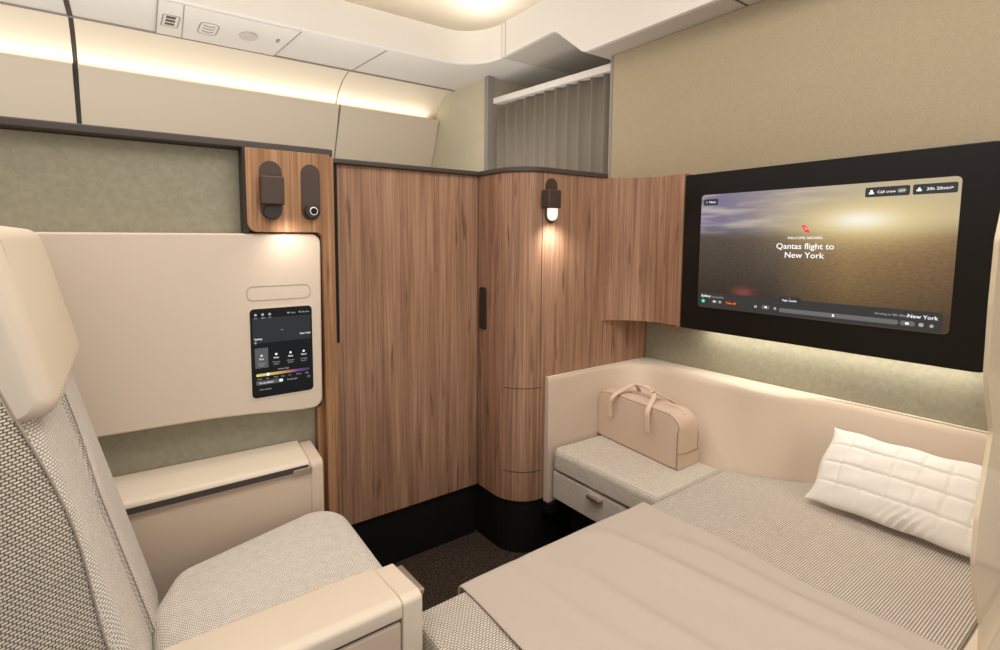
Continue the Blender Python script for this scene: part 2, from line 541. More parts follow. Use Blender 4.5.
for a, c, mt in ((-.118, -.098, 'seam'), (1.222, 1.230, 'seam_soft')):
    struct(obj('trim_2', prism('x', backed(lo, .006), a, c), mt)); struct(obj('trim_2', prism('x', backed(cv, .006), a, c), mt))
struct(obj('wall_left', box(-1.5, 1.96, 3.325, 3.345, 0, 2.25), 'seam', smooth=False))
# end wall with frame
struct(obj('wall_far', box(1.962, 2.75, 2.56, 3.32, 0, 2.21), 'endwall', smooth=False))
struct(obj('trim_3', box(1.95, 2.0, 2.525, 2.56, 0, 2.195), 'grey_trim', smooth=False))
struct(obj('wall_far', box(2.75, 2.78, 1.4, 4.6, 0, 2.25), 'endwall', smooth=False))
# outer ceiling (beyond the ring), ring fascia, raised ceiling
arc = [(1.60 + .24 * math.cos(a), 2.245 + .24 * math.sin(a)) for a in [PI / 2 * (1 - k / 10) for k in range(11)]]
oc = [(-1.5, 2.485)] + arc + [(2.75, 2.245), (2.75, 2.90), (-1.5, 2.90)]
struct(obj('ceiling', prism('z', oc, 2.195, 2.215), 'ceiling', smooth=False))
arc_in = [(1.60 + .22 * math.cos(a), 2.24 + .22 * math.sin(a)) for a in [PI / 2 * (1 - k / 14) for k in range(15)]]
path_in = [(-1.5, 2.46)] + arc_in
arc_o = [(1.60 + .245 * math.cos(a), 2.24 + .245 * math.sin(a)) for a in [PI / 2 * (1 - k / 14) for k in range(15)]]
path_o = [(-1.5, 2.485)] + arc_o
struct(obj('trim_4', prism('z', path_in + path_o[::-1], 2.188, 2.372), 'ceiling', bevel=.006))
fas = fillet([(-1.0, 2.045), (1.655, 2.045), (1.84, 2.20), (2.237, 2.19), (2.237, 2.372), (-1.0, 2.372)], [0, .07, .05, 0, 0, 0])
struct(obj('trim_5', prism('x', fas, 1.82, 1.845), 'ceiling', bevel=.005))
sof = fillet([(-1.0, 2.045), (1.655, 2.045), (1.84, 2.20), (2.237, 2.193), (2.237, 2.215), (1.80, 2.225), (1.62, 2.09), (-1.0, 2.07)], [0, .07, .05, 0, 0, .03, .03, 0])
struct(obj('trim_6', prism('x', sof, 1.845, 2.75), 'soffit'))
struct(obj('trim_7', box(1.8185, 1.8195, 2.205, 2.208, 2.193, 2.368), 'seam_soft', smooth=False))
struct(obj('ceiling', box(-1.5, 2.75, -1.0, 2.95, 2.60, 2.63), 'ceiling_in', smooth=False))
struct(obj('trim_8', box(1.243, 1.249, 1.6, 2.90, 2.5975, 2.5995), 'seam_soft', smooth=False))
# ceiling panel seams
struct(obj('trim_9', prism('z', [(1.252, 2.486), (1.258, 2.486), (1.229, 2.895), (1.223, 2.895)], 2.1925, 2.1948), 'seam_soft', smooth=False))
struct(obj('trim_10', prism('z', [(-.128, 2.486), (-.108, 2.486), (-.098, 2.90), (-.118, 2.90)], 2.1925, 2.1948), 'seam', smooth=False))
struct(obj('trim_11', box(-1.5, 1.955, 2.893, 2.903, 2.188, 2.1948), 'seam_soft', smooth=False))
struct(obj('trim_12', box(1.846, 1.957, 1.003, 1.009, 2.0435, 2.0448), 'seam', smooth=False))

# suite side wall (green suede) with post
wl = struct(obj('wall_side', box(-.9, .4945, 1.50, 1.60, 0, 1.444), 'suede', smooth=False))
struct(obj('trim_13', prism('z', [(-.9, 1.462), (.50, 1.462), (.556, 1.468), (.556, 1.61), (-.9, 1.61)], 1.446, 1.466), 'cap', bevel=.004))
struct(obj('wall_back', box(-.95, -.905, -.1, 1.60, 0, 1.444), 'panel', smooth=False))
# sliding door
dr = struct(obj('door_1', box(.618, 1.188, 1.60, 1.63, .21, 1.445), 'walnut', smooth=False))
obj('door_edge_gap', box(.598, .6175, 1.597, 1.63, .86, 1.448), 'black', dr, smooth=False)
obj('lower_stile', box(.585, .6175, 1.601, 1.63, .21, .858), 'walnut', dr, smooth=False)
obj('upper_stile', box(.572, .597, 1.603, 1.63, .858, 1.448), 'black', dr, smooth=False)
obj('kick_plate', box(.565, 1.19, 1.61, 1.63, .0, .209), 'kick', dr, smooth=False)
obj('top_cap', box(.565, 1.20, 1.585, 1.64, 1.4455, 1.462), 'cap', dr, bevel=.004)

# ================================================================== SHELL PANEL ON SIDE WALL
t = thing('side_shell_panel', 'large beige moulded shell panel on the green suede wall beside the armchair', 'wall panel', (.15, 1.475, .72))
pts = [(-.75, 1.218), (.508, 1.218), (.503, .703), (.44, .703), (.30, .716), (.20, .7225), (.10, .725), (-.05, .727), (-.75, .73)]
ol = fillet(pts, [0, .028, .03, .05, 0, 0, 0, 0, 0], 8)
obj('shell', prism('y', ol, 1.45, 1.4995), 'panel', t, bevel=.006, angle=60)
gr = Mesh()
# oblong outline groove above the tablet: a thin ring
o_ = rrect(.297, .473, 1.033, 1.073, .016, 6); i_ = rrect(.2985, .4715, 1.0345, 1.0715, .0145, 6)
ring = Mesh(); n = len(o_)
ring.add([(p[0], 1.4492, p[1]) for p in o_] + [(p[0], 1.4492, p[1]) for p in i_] + [(p[0], 1.4512, p[1]) for p in o_],
         [(k, (k + 1) % n, n + (k + 1) % n, n + k) for k in range(n)] + [(k, 2 * n + k, 2 * n + (k + 1) % n, (k + 1) % n) for k in range(n)])
obj('cover_seam', ring, 'seam_soft', t, smooth=False)
rim = Mesh()
o_ = rrect(.299, .479, .757, 1.0145, .014, 6); i_ = rrect(.3025, .4755, .7605, 1.011, .012, 6)
n = len(o_)
rim.add([(p[0], 1.4485, p[1]) for p in o_] + [(p[0], 1.4485, p[1]) for p in i_] + [(p[0], 1.452, p[1]) for p in o_],
        [(k, (k + 1) % n, n + (k + 1) % n, n + k) for k in range(n)] + [(k, 2 * n + k, 2 * n + (k + 1) % n, (k + 1) % n) for k in range(n)])
obj('tablet_surround', rim, 'leather_top', t, smooth=False)

t = thing('control_tablet', 'small black touchscreen tablet showing seat and light controls, set into beige panel', 'tablet', (.389, 1.448, .76))
obj('housing', prism('y', rrect(.303, .475, .761, 1.0105, .011), 1.447, 1.4498), 'black', t, bevel=.001)
s_ = obj('screen', prism('y', rrect(.307, .471, .765, 1.0065, .008), 1.4462, 1.4469), 'tablet', t, smooth=False)
sub_of(s_, t)
TY = 1.4458


def tq(name, x0, x1, z0, z1, mat, r=.001, y=TY, par=s_):
    return obj(name, prism('y', rrect(x0, x1, z0, z1, r, 3), y, y + .0003), mat, par, smooth=False)


def tt(s, x, z, size, mat='ui_dim', al='LEFT'):
    return text_mesh('lettering', s, size, mat, s_, (x, TY - .0002, z), (1, 0, 0), (0, 0, 1), al)


tq('upper_picture', .3085, .4695, .915, .985, 'tablet_mid')
tq('selected_tile', .3125, .348, .845, .901, 'tablet_sel')
for k, (x, nm) in enumerate([(.330, 'Dine'), (.370, 'Relax'), (.410, 'Sleep'), (.448, 'Work')]):
    tq('tile_icon', x - .003, x + .003, .877, .8825, 'text', .002)
    tt(nm, x, .868, .0065, 'text', 'CENTER')
    tt('Set seat to', x, .8565, .0048, 'ui_dim', 'CENTER'); tt('position', x, .8505, .0048, 'ui_dim', 'CENTER')
tt('Sydney', .312, .9245, .0075, 'text'); tt('New York', .469, .9295, .0072, 'text', 'RIGHT')
tq('route_dot', .3125, .3185, .914, .920, 'text', .003)
tq('route_dot', .327, .329, .916, .918, 'ui_dim', .001)
tq('picture_mark', .384, .392, .946, .949, 'ui_dim', .001)
for x, nm in [(.313, 'Seat'), (.332, 'Lights'), (.351, 'Call')]:
    tq('menu_icon', x + .001, x + .008, .991, .998, 'ui_dim', .003); tt(nm, x, .984, .0052, 'ui_dim')
tt('Cabin', .412, .992, .0065, 'ui_dim'); tt('20h 20m', .444, .992, .0065, 'ui_dim')
tq('menu_icon', .404, .409, .992, .997, 'ui_dim', .002); tq('menu_icon', .437, .441, .992, .997, 'ui_dim', .002)
tt('Ambient light', .389, .8345, .0058, 'ui_dim', 'CENTER')
sl = obj('colour_slider', prism('y', rrect(.314, .464, .8215, .829, .0037, 4), TY, TY + .0003), 'slider', s_, smooth=False)
uvl = sl.data.uv_layers[0]
for lp in sl.data.loops: uvl.data[lp.index].uv = ((sl.data.vertices[lp.vertex_index].co.x + .389 - .314) / .15, .5)
tq('slider_knob', .3425, .3495, .821, .8295, 'text', .003, TY - .0004)
for x, nm in [(.316, 'Sunrise'), (.340, 'Day'), (.362, 'Noon'), (.382, 'Dusk'), (.403, 'Eve'), (.425, 'Evening'), (.450, 'Night')]: tt(nm, x, .813, .0048)
tq('toggle_bar', .3135, .388, .797, .809, 'tablet_sel', .003); tq('toggle_knob', .376, .386, .7995, .8065, 'text', .003, TY - .0004)
tt('Do not disturb', .322, .8005, .0062, 'text'); tt('Reading light', .398, .8005, .0058)
tq('toggle_knob', .456, .466, .7995, .8065, 'tablet_sel', .003)
tt('More options', .322, .782, .0058)

# ================================================================== BRACKET PANEL WITH LIGHTS AND POST
t = thing('reading_light_console', 'warm walnut bracket panel and post with two dark pill-shaped insets, right end of side wall', 'reading light', (.43, 1.46, 0))
pan = [(.304, 1.445), (.537, 1.445), (.541, .002), (.5115, .002), (.5115, 1.2215), (.304, 1.2215)]
obj('bracket_panel', prism('y', fillet(pan, [0, 0, 0, 0, .02, .026], 8), 1.44, 1.4985), 'oak', t, bevel=.0015, angle=60)
obj('panel_edge', prism('y', fillet([(.298, 1.445), (.31, 1.445), (.31, 1.219), (.298, 1.219)], [0, 0, 0, .012], 6), 1.447, 1.497), 'dark', t)
obj('post', prism('y', [(.4955, 0), (.5605, 0), (.5605, 1.445), (.5095, 1.445), (.5095, .695), (.4955, .695)], 1.475, 1.66), 'oak', t, bevel=.002)


def pill(x, z0, z1, w):
    return rrect(x - w / 2, x + w / 2, z0, z1, w / 2 - .0002, 10)


obj('pill_plate', prism('y', pill(.3675, 1.256, 1.414, .060), 1.4375, 1.4399), 'bronze', t, bevel=.001)
obj('swivel_lamp', prism('y', rrect(.3365, .3985, 1.296, 1.372, .004), 1.418, 1.437), 'bronze', t, bevel=.004)
obj('swivel_cap', prism('y', rrect(.345, .390, 1.258, 1.293, .02), 1.428, 1.437), 'dark', t, bevel=.004)
obj('pill_plate', prism('y', pill(.4775, 1.256, 1.413, .055), 1.4375, 1.4399), 'bronze', t, bevel=.001)


def disc(cx, cz, y0, y1, r, n=28, m=None):
    return prism('y', [(cx + r * math.cos(2 * PI * k / n), cz + r * math.sin(2 * PI * k / n)) for k in range(n)], y0, y1, m)


obj('rotary_knob', disc(.478, 1.2815, 1.424, 1.437, .021), 'dark', t, bevel=.003)
obj('socket_ring', disc(.480, 1.2815, 1.4215, 1.4238, .012), 'metal', t, bevel=.001)
obj('socket', disc(.480, 1.2815, 1.4205, 1.4213, .009), 'black', t)
spot('reading_light_beam', (.395, 1.395, 1.245), (.45, 1.449, 1.08), .8, 150, 1.0, (1, .92, .82), .03)

# ================================================================== CONSOLE BELOW
t = thing('side_console', 'low beige console with rounded cream armrest lid and dark slot, under the shell panel', 'console', (.0, 1.42, 0))
bd = fillet([(1.38, 0), (1.38, .556), (1.395, .56), (1.499, .56), (1.499, 0)], 0)
obj('body', prism('x', [(1.382, 0), (1.382, .551), (1.40, .553), (1.499, .553), (1.499, 0)], -.7, .44), 'leather', t, bevel=.004)
lidp = fillet([(1.380, .566), (1.380, .592), (1.499, .617), (1.499, .56), (1.40, .56)], [.004, .02, .006, 0, 0], 6)
lid = Mesh(); n = len(lidp)
lid.add([(-.7, p[0], p[1] + .0) for p in lidp] + [(.436, p[0], p[1] - .018) for p in lidp],
        [tuple(range(n)), tuple(range(2 * n - 1, n - 1, -1))] + [(k, (k + 1) % n, n + (k + 1) % n, n + k) for k in range(n)])
obj('lid', lid, 'leather_top', t, bevel=.002, angle=60)
ec = prism('x', fillet([(1.380, 0), (1.380, .570), (1.499, .594), (1.499, 0)], [0, .022, .012, 0], 6), .4375, .478)
obj('end_cap', ec, 'leather', t, bevel=.008, seg=4, angle=60)
obj('slot', box(-.7, .432, 1.3775, 1.40, .5515, .5665), 'seam', t, smooth=False)
obj('slot_lining', box(-.7, .40, 1.376, 1.384, .5445, .5515), 'taupe', t, smooth=False)
obj('release_tab', prism('y', rrect(.388, .442, .5415, .560, .006), 1.374, 1.381), 'taupe', t, bevel=.002)

# ================================================================== ARMCHAIR
t = thing('armchair', 'beige woven airline armchair with padded leather headrest and squared near armrest', 'armchair', (.1, 1.05, 0))
AX = lambda z: .054 - .245 * (z - .363)


def back_mesh(y0, y1, zb, zt, th, front=0, prof=None, ny=40, nz=30, r=.02):
    rings = []
    for j in range(nz + 1):
        z = zb + (zt - zb) * j / nz; ring = []
        for i in range(ny + 1):
            y = y0 + (y1 - y0) * i / ny
            ring.append((AX(z) + (prof(y, z) if prof else 0), y, z))
        ring += [(AX(z) - th, y1, z), (AX(z) - th, y0, z)]
        rings.append(ring)
    return loft(rings, True, True)


def bprof(y, z):
    # side bolsters stand proud of the centre panel, seams between them; the edges round off
    w = 0
    sm = lambda a, b_, x: max(0, min(1, (x - a) / (b_ - a))) ** 2 * (3 - 2 * max(0, min(1, (x - a) / (b_ - a))))
    ysn = .965 - .10 * sm(.6, .95, z) * 0
    ysf = 1.095 + .05 * sm(.72, .86, z)
    w += .014 * (1 - sm(.93, .985, y)) + .014 * sm(ysf - .02, ysf + .03, y)
    w -= .006 * math.exp(-((y - ysf) / .006) ** 2) + .006 * math.exp(-((y - .965) / .006) ** 2)
    d = min(y - .80, 1.325 - y)
    if d < .045: w -= .045 * (1 - math.sqrt(max(0, 1 - (1 - d / .045) ** 2)))
    # V seam of the lumbar panel
    w -= .004 * math.exp(-((z - (.735 - abs(y - 1.05) * .9)) / .006) ** 2) * (1 if .97 < y < 1.13 else 0)
    return w - .012


obj('backrest', back_mesh(.80, 1.325, .40, 1.20, .07, prof=bprof, ny=90, nz=60), 'seat', t)
# near wing: coarse-weave side shell with piping
WX = lambda z: AX(z) - .025 + .020 * math.exp(-((z - .84) / .15) ** 2)
rings = []
for j in range(41):
    z = .30 + .87 * j / 40
    x = WX(z); ring = []
    for k in range(13):
        a = k / 12; ring.append((x + .004 - .22 * a, .802 - .085 * math.sin(a * PI * .5), z))
    for k in range(12, -1, -1):
        a = k / 12; ring.append((x - .012 - .20 * a, .835 - .04 * math.sin(a * PI * .5), z))
    rings.append(ring)
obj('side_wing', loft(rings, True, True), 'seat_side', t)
obj('wing_piping', tube([(WX(z) + .004, .800, z) for z in [.30 + .87 * k / 30 for k in range(31)]], .0016), 'piping', t)
obj('seam_piping', tube([(AX(z) - .004, 1.095 + .05 * max(0, min(1, (z - .72) / .14)) ** 2 * (3 - 2 * max(0, min(1, (z - .72) / .14))), z) for z in [.42 + .5 * k / 30 for k in range(31)]], .0014), 'seam_soft', t)
obj('rear_shell', box(-.62, -.35, .78, 1.34, 0, 1.15), 'leather', t, bevel=.02)
# seat cushion
def cushion(poly, rads, z0, z1, r, crown=.012):
    m = Mesh(); rings = []; base = fillet(poly, rads, 10)
    prof = [(0, z0, 0)] + [(0, z0 + (z1 - r - z0) * k / 3, 0) for k in range(1, 4)]
    levels = [(0, z0), (0, z1 - r)] + [(r * (1 - math.cos(PI / 2 * k / 6)), z1 - r + r * math.sin(PI / 2 * k / 6)) for k in range(1, 7)]
    outer = None
    for ins, z in levels:
        pts = inset_poly(base, ins) if ins else base
        rings.append([(px, py, z) for px, py in pts])
    # crown: shrink towards centre
    cx, cy = sum(p[0] for p in base) / len(base), sum(p[1] for p in base) / len(base)
    last = rings[-1]
    for k in range(1, 15):
        f = 1 - k / 14.4
        rings.append([(cx + (px - cx) * f, cy + (py - cy) * f, z1 + crown * (1 - f * f)) for px, py, _ in last])
    loft(rings, True, True, m)
    return m


obj('seat_cushion', cushion([(.018, .845), (.488, .845), (.506, 1.372), (.085, 1.262), (.030, 1.15)], [.01, .03, .085, .06, .05], .31, .455, .034, .012), 'seat', t)
obj('seat_base', box(-.05, .44, .86, 1.375, .0, .305), 'kick', t, bevel=.01)
# near armrest
ar = sub_of(obj('armrest', box(-.35, .4255, .809, .940, .0, .4735), 'leather', t, bevel=.006), t)
obj('armrest_lid', prism('x', fillet([(.806, .482), (.806, .512), (.824, .517), (.942, .508), (.942, .482)], [.003, .010, .008, .004, 0], 5), -.35, .4258), 'leather_top', ar, bevel=.0015, angle=60)
obj('armrest_gap', box(-.35, .4255, .813, .935, .474, .4815), 'seam', ar, smooth=False)
obj('armrest_end_cap', prism('x', fillet([(.806, 0), (.806, .512), (.824, .517), (.935, .507), (.935, 0)], [0, .010, .008, .006, 0], 5), .4268, .470), 'leather_top', ar, bevel=.0025, seg=3, angle=60)
obj('armrest_end_trim', prism('x', fillet([(.87, .42), (.828, .504), (.928, .500), (.928, .42)], [0, .004, .004, 0], 5), .4695, .490), 'taupe', ar, bevel=.008, angle=50)
# headrest
rings = []
NY = 26
hr = Mesh()
def hsec(y):
    # section in (x,z) at width position y
    f = (y - .80) / .52
    e = min(f, 1 - f)
    dz = (.008 if f < .5 else .03) * max(0, 1 - e / .07) ** 2
    zb = .955 + .012 * (1 - f) ; zt = 1.222
    th = .060
    pts = fillet([(AX(zb) - .012, zb + dz), (AX(zb) + .028, zb + dz + .012), (AX(zt) + .036, zt - dz), (AX(zt) - .03, zt - dz)], [.012, .02, .03, .015], 6)
    ins = .022 * max(0, 1 - e / .055) ** 2
    cxm = sum(p[0] for p in pts) / len(pts)
    return [(p[0] - (ins if p[0] > cxm else 0), y, p[1]) for p in pts]
ys = [.80, .803, .808, .815, .825] + [.84 + .02 * k for k in range(23)] + [1.295, 1.305, 1.312, 1.317, 1.32]
ys = sorted(set(ys))
obj('headrest', loft([hsec(y) for y in ys], True, True), 'leather_top', t, label='cream leather headrest pad')

def fx(z): 
    zb_, zt_ = .967, 1.222
    return AX(zb_) + .028 + (AX(zt_) + .036 - AX(zb_) - .028) * (z - zb_) / (zt_ - zb_)
obj('headrest_stitching', tube([(fx(z) - .0003, .835, z) for z in [1.0 + .20 * k / 12 for k in range(13)]], .0009, None, 6), 'piping', t)

# ================================================================== COLUMN / WARDROBE
t = thing('wardrobe_column', 'tall walnut cabinet with rounded corner and black plinth between sliding door and television', 'cabinet', (1.5, 1.45, 0))
ca = [(1.32 + .125 * math.cos(a), 1.495 + .125 * math.sin(a)) for a in [PI + PI / 2 * k / 12 for k in range(13)]]
co = [(1.195, 1.66), (1.195, 1.50)] + ca + [(1.958, 1.37), (1.958, 1.66)]
obj('body', prism('z', co, .21, 1.4445), 'walnut', t, angle=60)
cp = [(1.202, 1.655), (1.202, 1.50)] + [(1.32 + .118 * math.cos(a), 1.495 + .118 * math.sin(a)) for a in [PI + PI / 2 * k / 12 for k in range(13)]] + [(1.955, 1.377), (1.955, 1.655)]
obj('plinth', prism('z', cp, 0, .209), 'kick', t)
cc = [(1.187, 1.665), (1.187, 1.50)] + [(1.32 + .132 * math.cos(a), 1.495 + .132 * math.sin(a)) for a in [PI + PI / 2 * k / 12 for k in range(13)]] + [(1.66, 1.363), (1.66, 1.665)]
obj('top_cap', prism('z', cc, 1.445, 1.463), 'cap', t, bevel=.003)
obj('door_handle', prism('x', rrect(1.548, 1.588, .852, 1.018, .012), 1.188, 1.196), 'dark', t, bevel=.002)
# hairline joints
def cgroove(z, a0, a1):
    pts = [(1.32 + .1255 * math.cos(a), 1.495 + .1255 * math.sin(a), z) for a in [a0 + (a1 - a0) * k / 10 for k in range(11)]]
    return pts
g = Mesh()
for z in (.648, .325):
    tube(cgroove(z, PI * 1.12, PI * 1.5), .0013, g, 6)
tube([(1.312, 1.3695, .21), (1.312, 1.3695, 1.444)], .0011, g, 6)
obj('joint', g, 'seam', t)
obj('plinth_joint', tube([(1.2105, 1.453, .002), (1.2105, 1.453, .207)], .0012, None, 6), 'black', t)
# curved infill panel towards the television
cu_ = [(1.62 + .18 * math.sin(a), 1.19 + .18 * math.cos(a)) for a in [PI / 2 * k / 16 for k in range(17)]]
infill = cu_ + [(1.80, 1.124), (1.955, 1.124), (1.955, 1.369), (1.63, 1.3697)]
obj('curved_infill', prism('z', infill, .872, 1.4475), 'walnut', t, angle=60)
obj('infill_bracket', box(1.83, 1.86, 1.16, 1.20, .855, .871), 'walnut', t)

t = thing('wall_reading_lamp', 'small dark bronze reading lamp with glowing lens on the walnut column', 'wall lamp', (1.355, 1.37, 1.35))
obj('back_plate', prism('y', pill(1.352, 1.262, 1.425, .058), 1.3655, 1.3697), 'bronze', t, bevel=.001)
obj('lamp_head', prism('y', rrect(1.300, 1.362, 1.314, 1.380, .005), 1.325, 1.3655), 'bronze', t, bevel=.006)
lens = loft([[(1.338 + .022 * c_ * math.cos(2 * PI * k / 20), 1.346 + .015 * c_ * math.sin(2 * PI * k / 20), z_) for k in range(20)] for c_, z_ in ((1, 1.3145), (1, 1.292), (.9, 1.281), (.65, 1.274), (.3, 1.2705))], True, True)
obj('lens', lens, 'bulb', t)
spot('reading_lamp_beam', (1.342, 1.318, 1.262), (1.375, 1.37, .95), 3.4, 135, 1.0, (1, .96, .90), .03)

# ================================================================== TELEVISION
t = thing('television', 'wide black wall television showing a sunset flight welcome screen above the bed', 'television', (1.88, .70, .864))
tvo = fillet([(1.121, .866), (.262, .866), (.262, 1.441), (1.121, 1.441)], [.003, .06, .06, .003], 8)
obj('housing', prism('x', tvo, 1.802, 1.958), 'black', t, bevel=.004, angle=50)
obj('light_strip', box(1.885, 1.915, .32, 1.10, .8595, .8655), 'led', t, smooth=False)
scr = obj('screen', prism('x', rrect(.371, 1.054, .9535, 1.362, .012), 1.7995, 1.8018), 'picture', t, smooth=False)
sub_of(scr, t)
uvl = scr.data.uv_layers[0]
for lp in scr.data.loops:
    c = scr.data.vertices[lp.vertex_index].co
    uvl.data[lp.index].uv = ((1.054 - (c.y + .70)) / .683, (c.z + .864 - .9535) / .4085)
SX = 1.7988


def sq(name, y0, y1, z0, z1, mat, r=.003, dx=0):
    return obj(name, prism('x', rrect(min(y0, y1), max(y0, y1), z0, z1, r, 4), SX - dx - .0003, SX - dx), mat, scr, smooth=False)


def st(s, y, z, size, mat='text', al='LEFT', bold=0):
    return text_mesh('lettering', s, size, mat, scr, (SX - .0022, y, z), (0, -1, 0), (0, 0, 1), al, bold)


st('WELCOME ABOARD', .7145, 1.203, .0105, 'text', 'CENTER')
st('Qantas flight to', .7145, 1.172, .0255, 'text', 'CENTER', .004)
st('New York', .7145, 1.144, .0255, 'text', 'CENTER', .004)
# red tail emblem with a small white leaping mark
def poly(name, pts, mat, dx=.001):
    return obj(name, prism('x', pts, SX - dx - .0003, SX - dx), mat, scr, smooth=False)
poly('airline_emblem', [(.7255, 1.2465), (.7145, 1.2455), (.7005, 1.2225), (.7135, 1.2245)], 'ui_red')
poly('emblem_mark', [(.7175, 1.241), (.7125, 1.2365), (.708, 1.229), (.712, 1.2325)], 'text', .0016)
sq('menu_button', 1.045, .993, 1.324, 1.346, 'ui_bar'); st('<  Menu', 1.036, 1.3315, .0105, 'text')
sq('crew_button', .569, .471, 1.321, 1.348, 'ui_bar', .004)
sq('crew_icon', .5575, .5515, 1.334, 1.341, 'text', .003, .001); sq('crew_icon', .5605, .5485, 1.329, 1.334, 'text', .002, .001)
st('Call crew', .541, 1.3305, .0105); st('OFF', .494, 1.3315, .0080, 'text'); sq('switch', .498, .478, 1.3285, 1.341, 'ui_pill', .005, .0006)
sq('time_button', .465, .377, 1.321, 1.348, 'ui_bar', .004)
sq('time_icon', .4575, .4465, 1.3295, 1.334, 'text', .002, .001); sq('time_icon', .4545, .449, 1.3345, 1.339, 'text', .002, .001)
st('20h 20min', .437, 1.3305, .0110); st('>', .391, 1.3305, .0120)
# route bar along the bottom
sq('route_bar', 1.048, .384, .9555, 1.010, 'ui_bar', .008)
sq('route_tab', .778, .716, 1.000, 1.019, 'ui_bar', .008)
st('Flight details', .747, 1.0035, .0085, 'text', 'CENTER'); sq('tab_mark', .749, .745, 1.012, 1.014, 'ui_dim', .001, .001)
st('Sydney', 1.039, .9935, .0125, 'text', 'LEFT', .006); st('Departing 9am', 1.001, .9935, .0075, 'ui_dim')
st('New York', .3935, .9895, .0145, 'text', 'RIGHT', .006); st('Arriving in 20h 20min', .452, .9905, .0085, 'ui_dim', 'RIGHT')
sq('progress_dot', 1.037, 1.025, .972, .984, 'ui_teal', .006, .001)
sq('meal_pill', .999, .980, .9735, .985, 'ui_pill', .005, .0006); sq('meal_icon', .993, .986, .9765, .982, 'text', .002, .0012)
sq('progress_dot', .974, .965, .9745, .984, 'ui_dim', .004, .001)
sq('current_stage', .955, .885, .970, .987, 'seam', .006, .0006); st('Take-off', .949, .9755, .0105, 'ui_orange', 'LEFT', .01)
sq('progress_dot', .853, .844, .972, .981, 'ui_dim', .004, .001)
sq('meal_pill', .829, .805, .971, .984, 'ui_pill', .005, .0006); sq('meal_icon', .820, .813, .9745, .9805, 'text', .002, .0012)
sq('progress_dot', .792, .784, .972, .981, 'ui_dim', .004, .001)
sq('cruise_bar', .776, .474, .9665, .980, 'ui_pill', .006, .0006); sq('aircraft_mark', .629, .624, .970, .977, 'text', .001, .0012)
sq('meal_pill', .470, .439, .9665, .980, 'ui_pill', .006, .0006); sq('meal_icon', .459, .451, .970, .976, 'text', .002, .0012)
sq('progress_dot', .431, .421, .968, .978, 'ui_dim', .004, .001); sq('progress_dot', .409, .401, .968, .977, 'ui_dim', .004, .001)

struct(obj('wall_front', box(1.945, 1.9595, .0, 1.368, .2, .866), 'suede', smooth=False)).name = 'wall_front.001'

# ================================================================== BOLSTER
t_in = [(1.338, 1.353), (1.50, 1.352), (1.65, 1.348), (1.77, 1.33), (1.830, 1.264), (1.833, 1.132), (1.825, .937), (1.815, .83), (1.845, .744), (1.90, .68), (1.925, .60), (1.927, .45), (1.927, .30), (1.927, .20)]
b_in = [(1.338, 1.349), (1.50, 1.346), (1.62, 1.337), (1.69, 1.30), (1.725, 1.22), (1.722, 1.10), (1.712, .95), (1.728, .875), (1.752, .80), (1.80, .73), (1.85, .675), (1.868, .60), (1.872, .45), (1.872, .30), (1.872, .20)]
NB = 80
TI = catmull(t_in, NB); BI = catmull(b_in, NB)
# re-sample base by index fraction so both run together
outer = []
for p in TI: pass
oc_ = [(1.338, 1.3685), (1.944, 1.3685), (1.944, .20)]
def along(poly, s):
    L_ = [0]
    for i in range(1, len(poly)): L_.append(L_[-1] + math.dist(poly[i], poly[i - 1]))
    s *= L_[-1]; i = 0
    while i < len(poly) - 2 and L_[i + 1] < s: i += 1
    f = (s - L_[i]) / (L_[i + 1] - L_[i]); a, b_ = poly[i], poly[i + 1]
    return (a[0] + (b_[0] - a[0]) * f, a[1] + (b_[1] - a[1]) * f)
def ycl(i):
    # outer point matched to the inner one: same x on the short arm, same y on the long side
    p = TI[i]
    if p[0] < 1.70 and p[1] > 1.3: return (p[0], 1.3685)
    return None
OUT = []
idx = [i for i in range(NB) if ycl(i)]
k0 = idx[-1]
for i in range(NB):
    if i <= k0: OUT.append((TI[i][0], 1.3685))
    else:
        f = (i - k0) / (NB - 1 - k0)
        if TI[i][1] > 1.24:
            OUT.append(None)
        else: OUT.append((1.944, TI[i][1]))
first = next(i for i in range(NB) if i > k0 and OUT[i])
for i in range(k0 + 1, first):
    f = (i - k0) / (first - k0)
    OUT[i] = along([OUT[k0], (1.944, 1.3685), OUT[first]], f)
zt, zb = .684, .42
def inner_at(i, z):
    s = (z - zb) / (zt - zb)
    return (BI[i][0] + (TI[i][0] - BI[i][0]) * s, BI[i][1] + (TI[i][1] - BI[i][1]) * s)
t = thing('bed_bolster', 'curved beige leather backrest wall wrapping behind the ottoman and bed under television', 'bolster', (1.85, .8, .2))
rings = []
rr_ = .008
for z in [.20, .3, .42, .5, .6, .66, zt - rr_]:
    rings.append([(*inner_at(i, z), z) for i in range(NB)])
for k in range(1, 6):
    a = PI / 2 * k / 5; z = zt - rr_ + rr_ * math.sin(a); q = rr_ * (1 - math.cos(a)); ring = []
    for i in range(NB):
        p = Vector(inner_at(i, zt)); o_ = Vector(OUT[i]); d = (o_ - p); d = d.normalized() if d.length > 1e-5 else Vector((0, 1))
        ring.append((p.x + d.x * q, p.y + d.y * q, z))
    rings.append(ring)
rings.append([(OUT[i][0], OUT[i][1], zt) for i in range(NB)])
rings.append([(OUT[i][0], OUT[i][1], .20) for i in range(NB)])
mm = loft([[*map(tuple, r)] for r in rings])
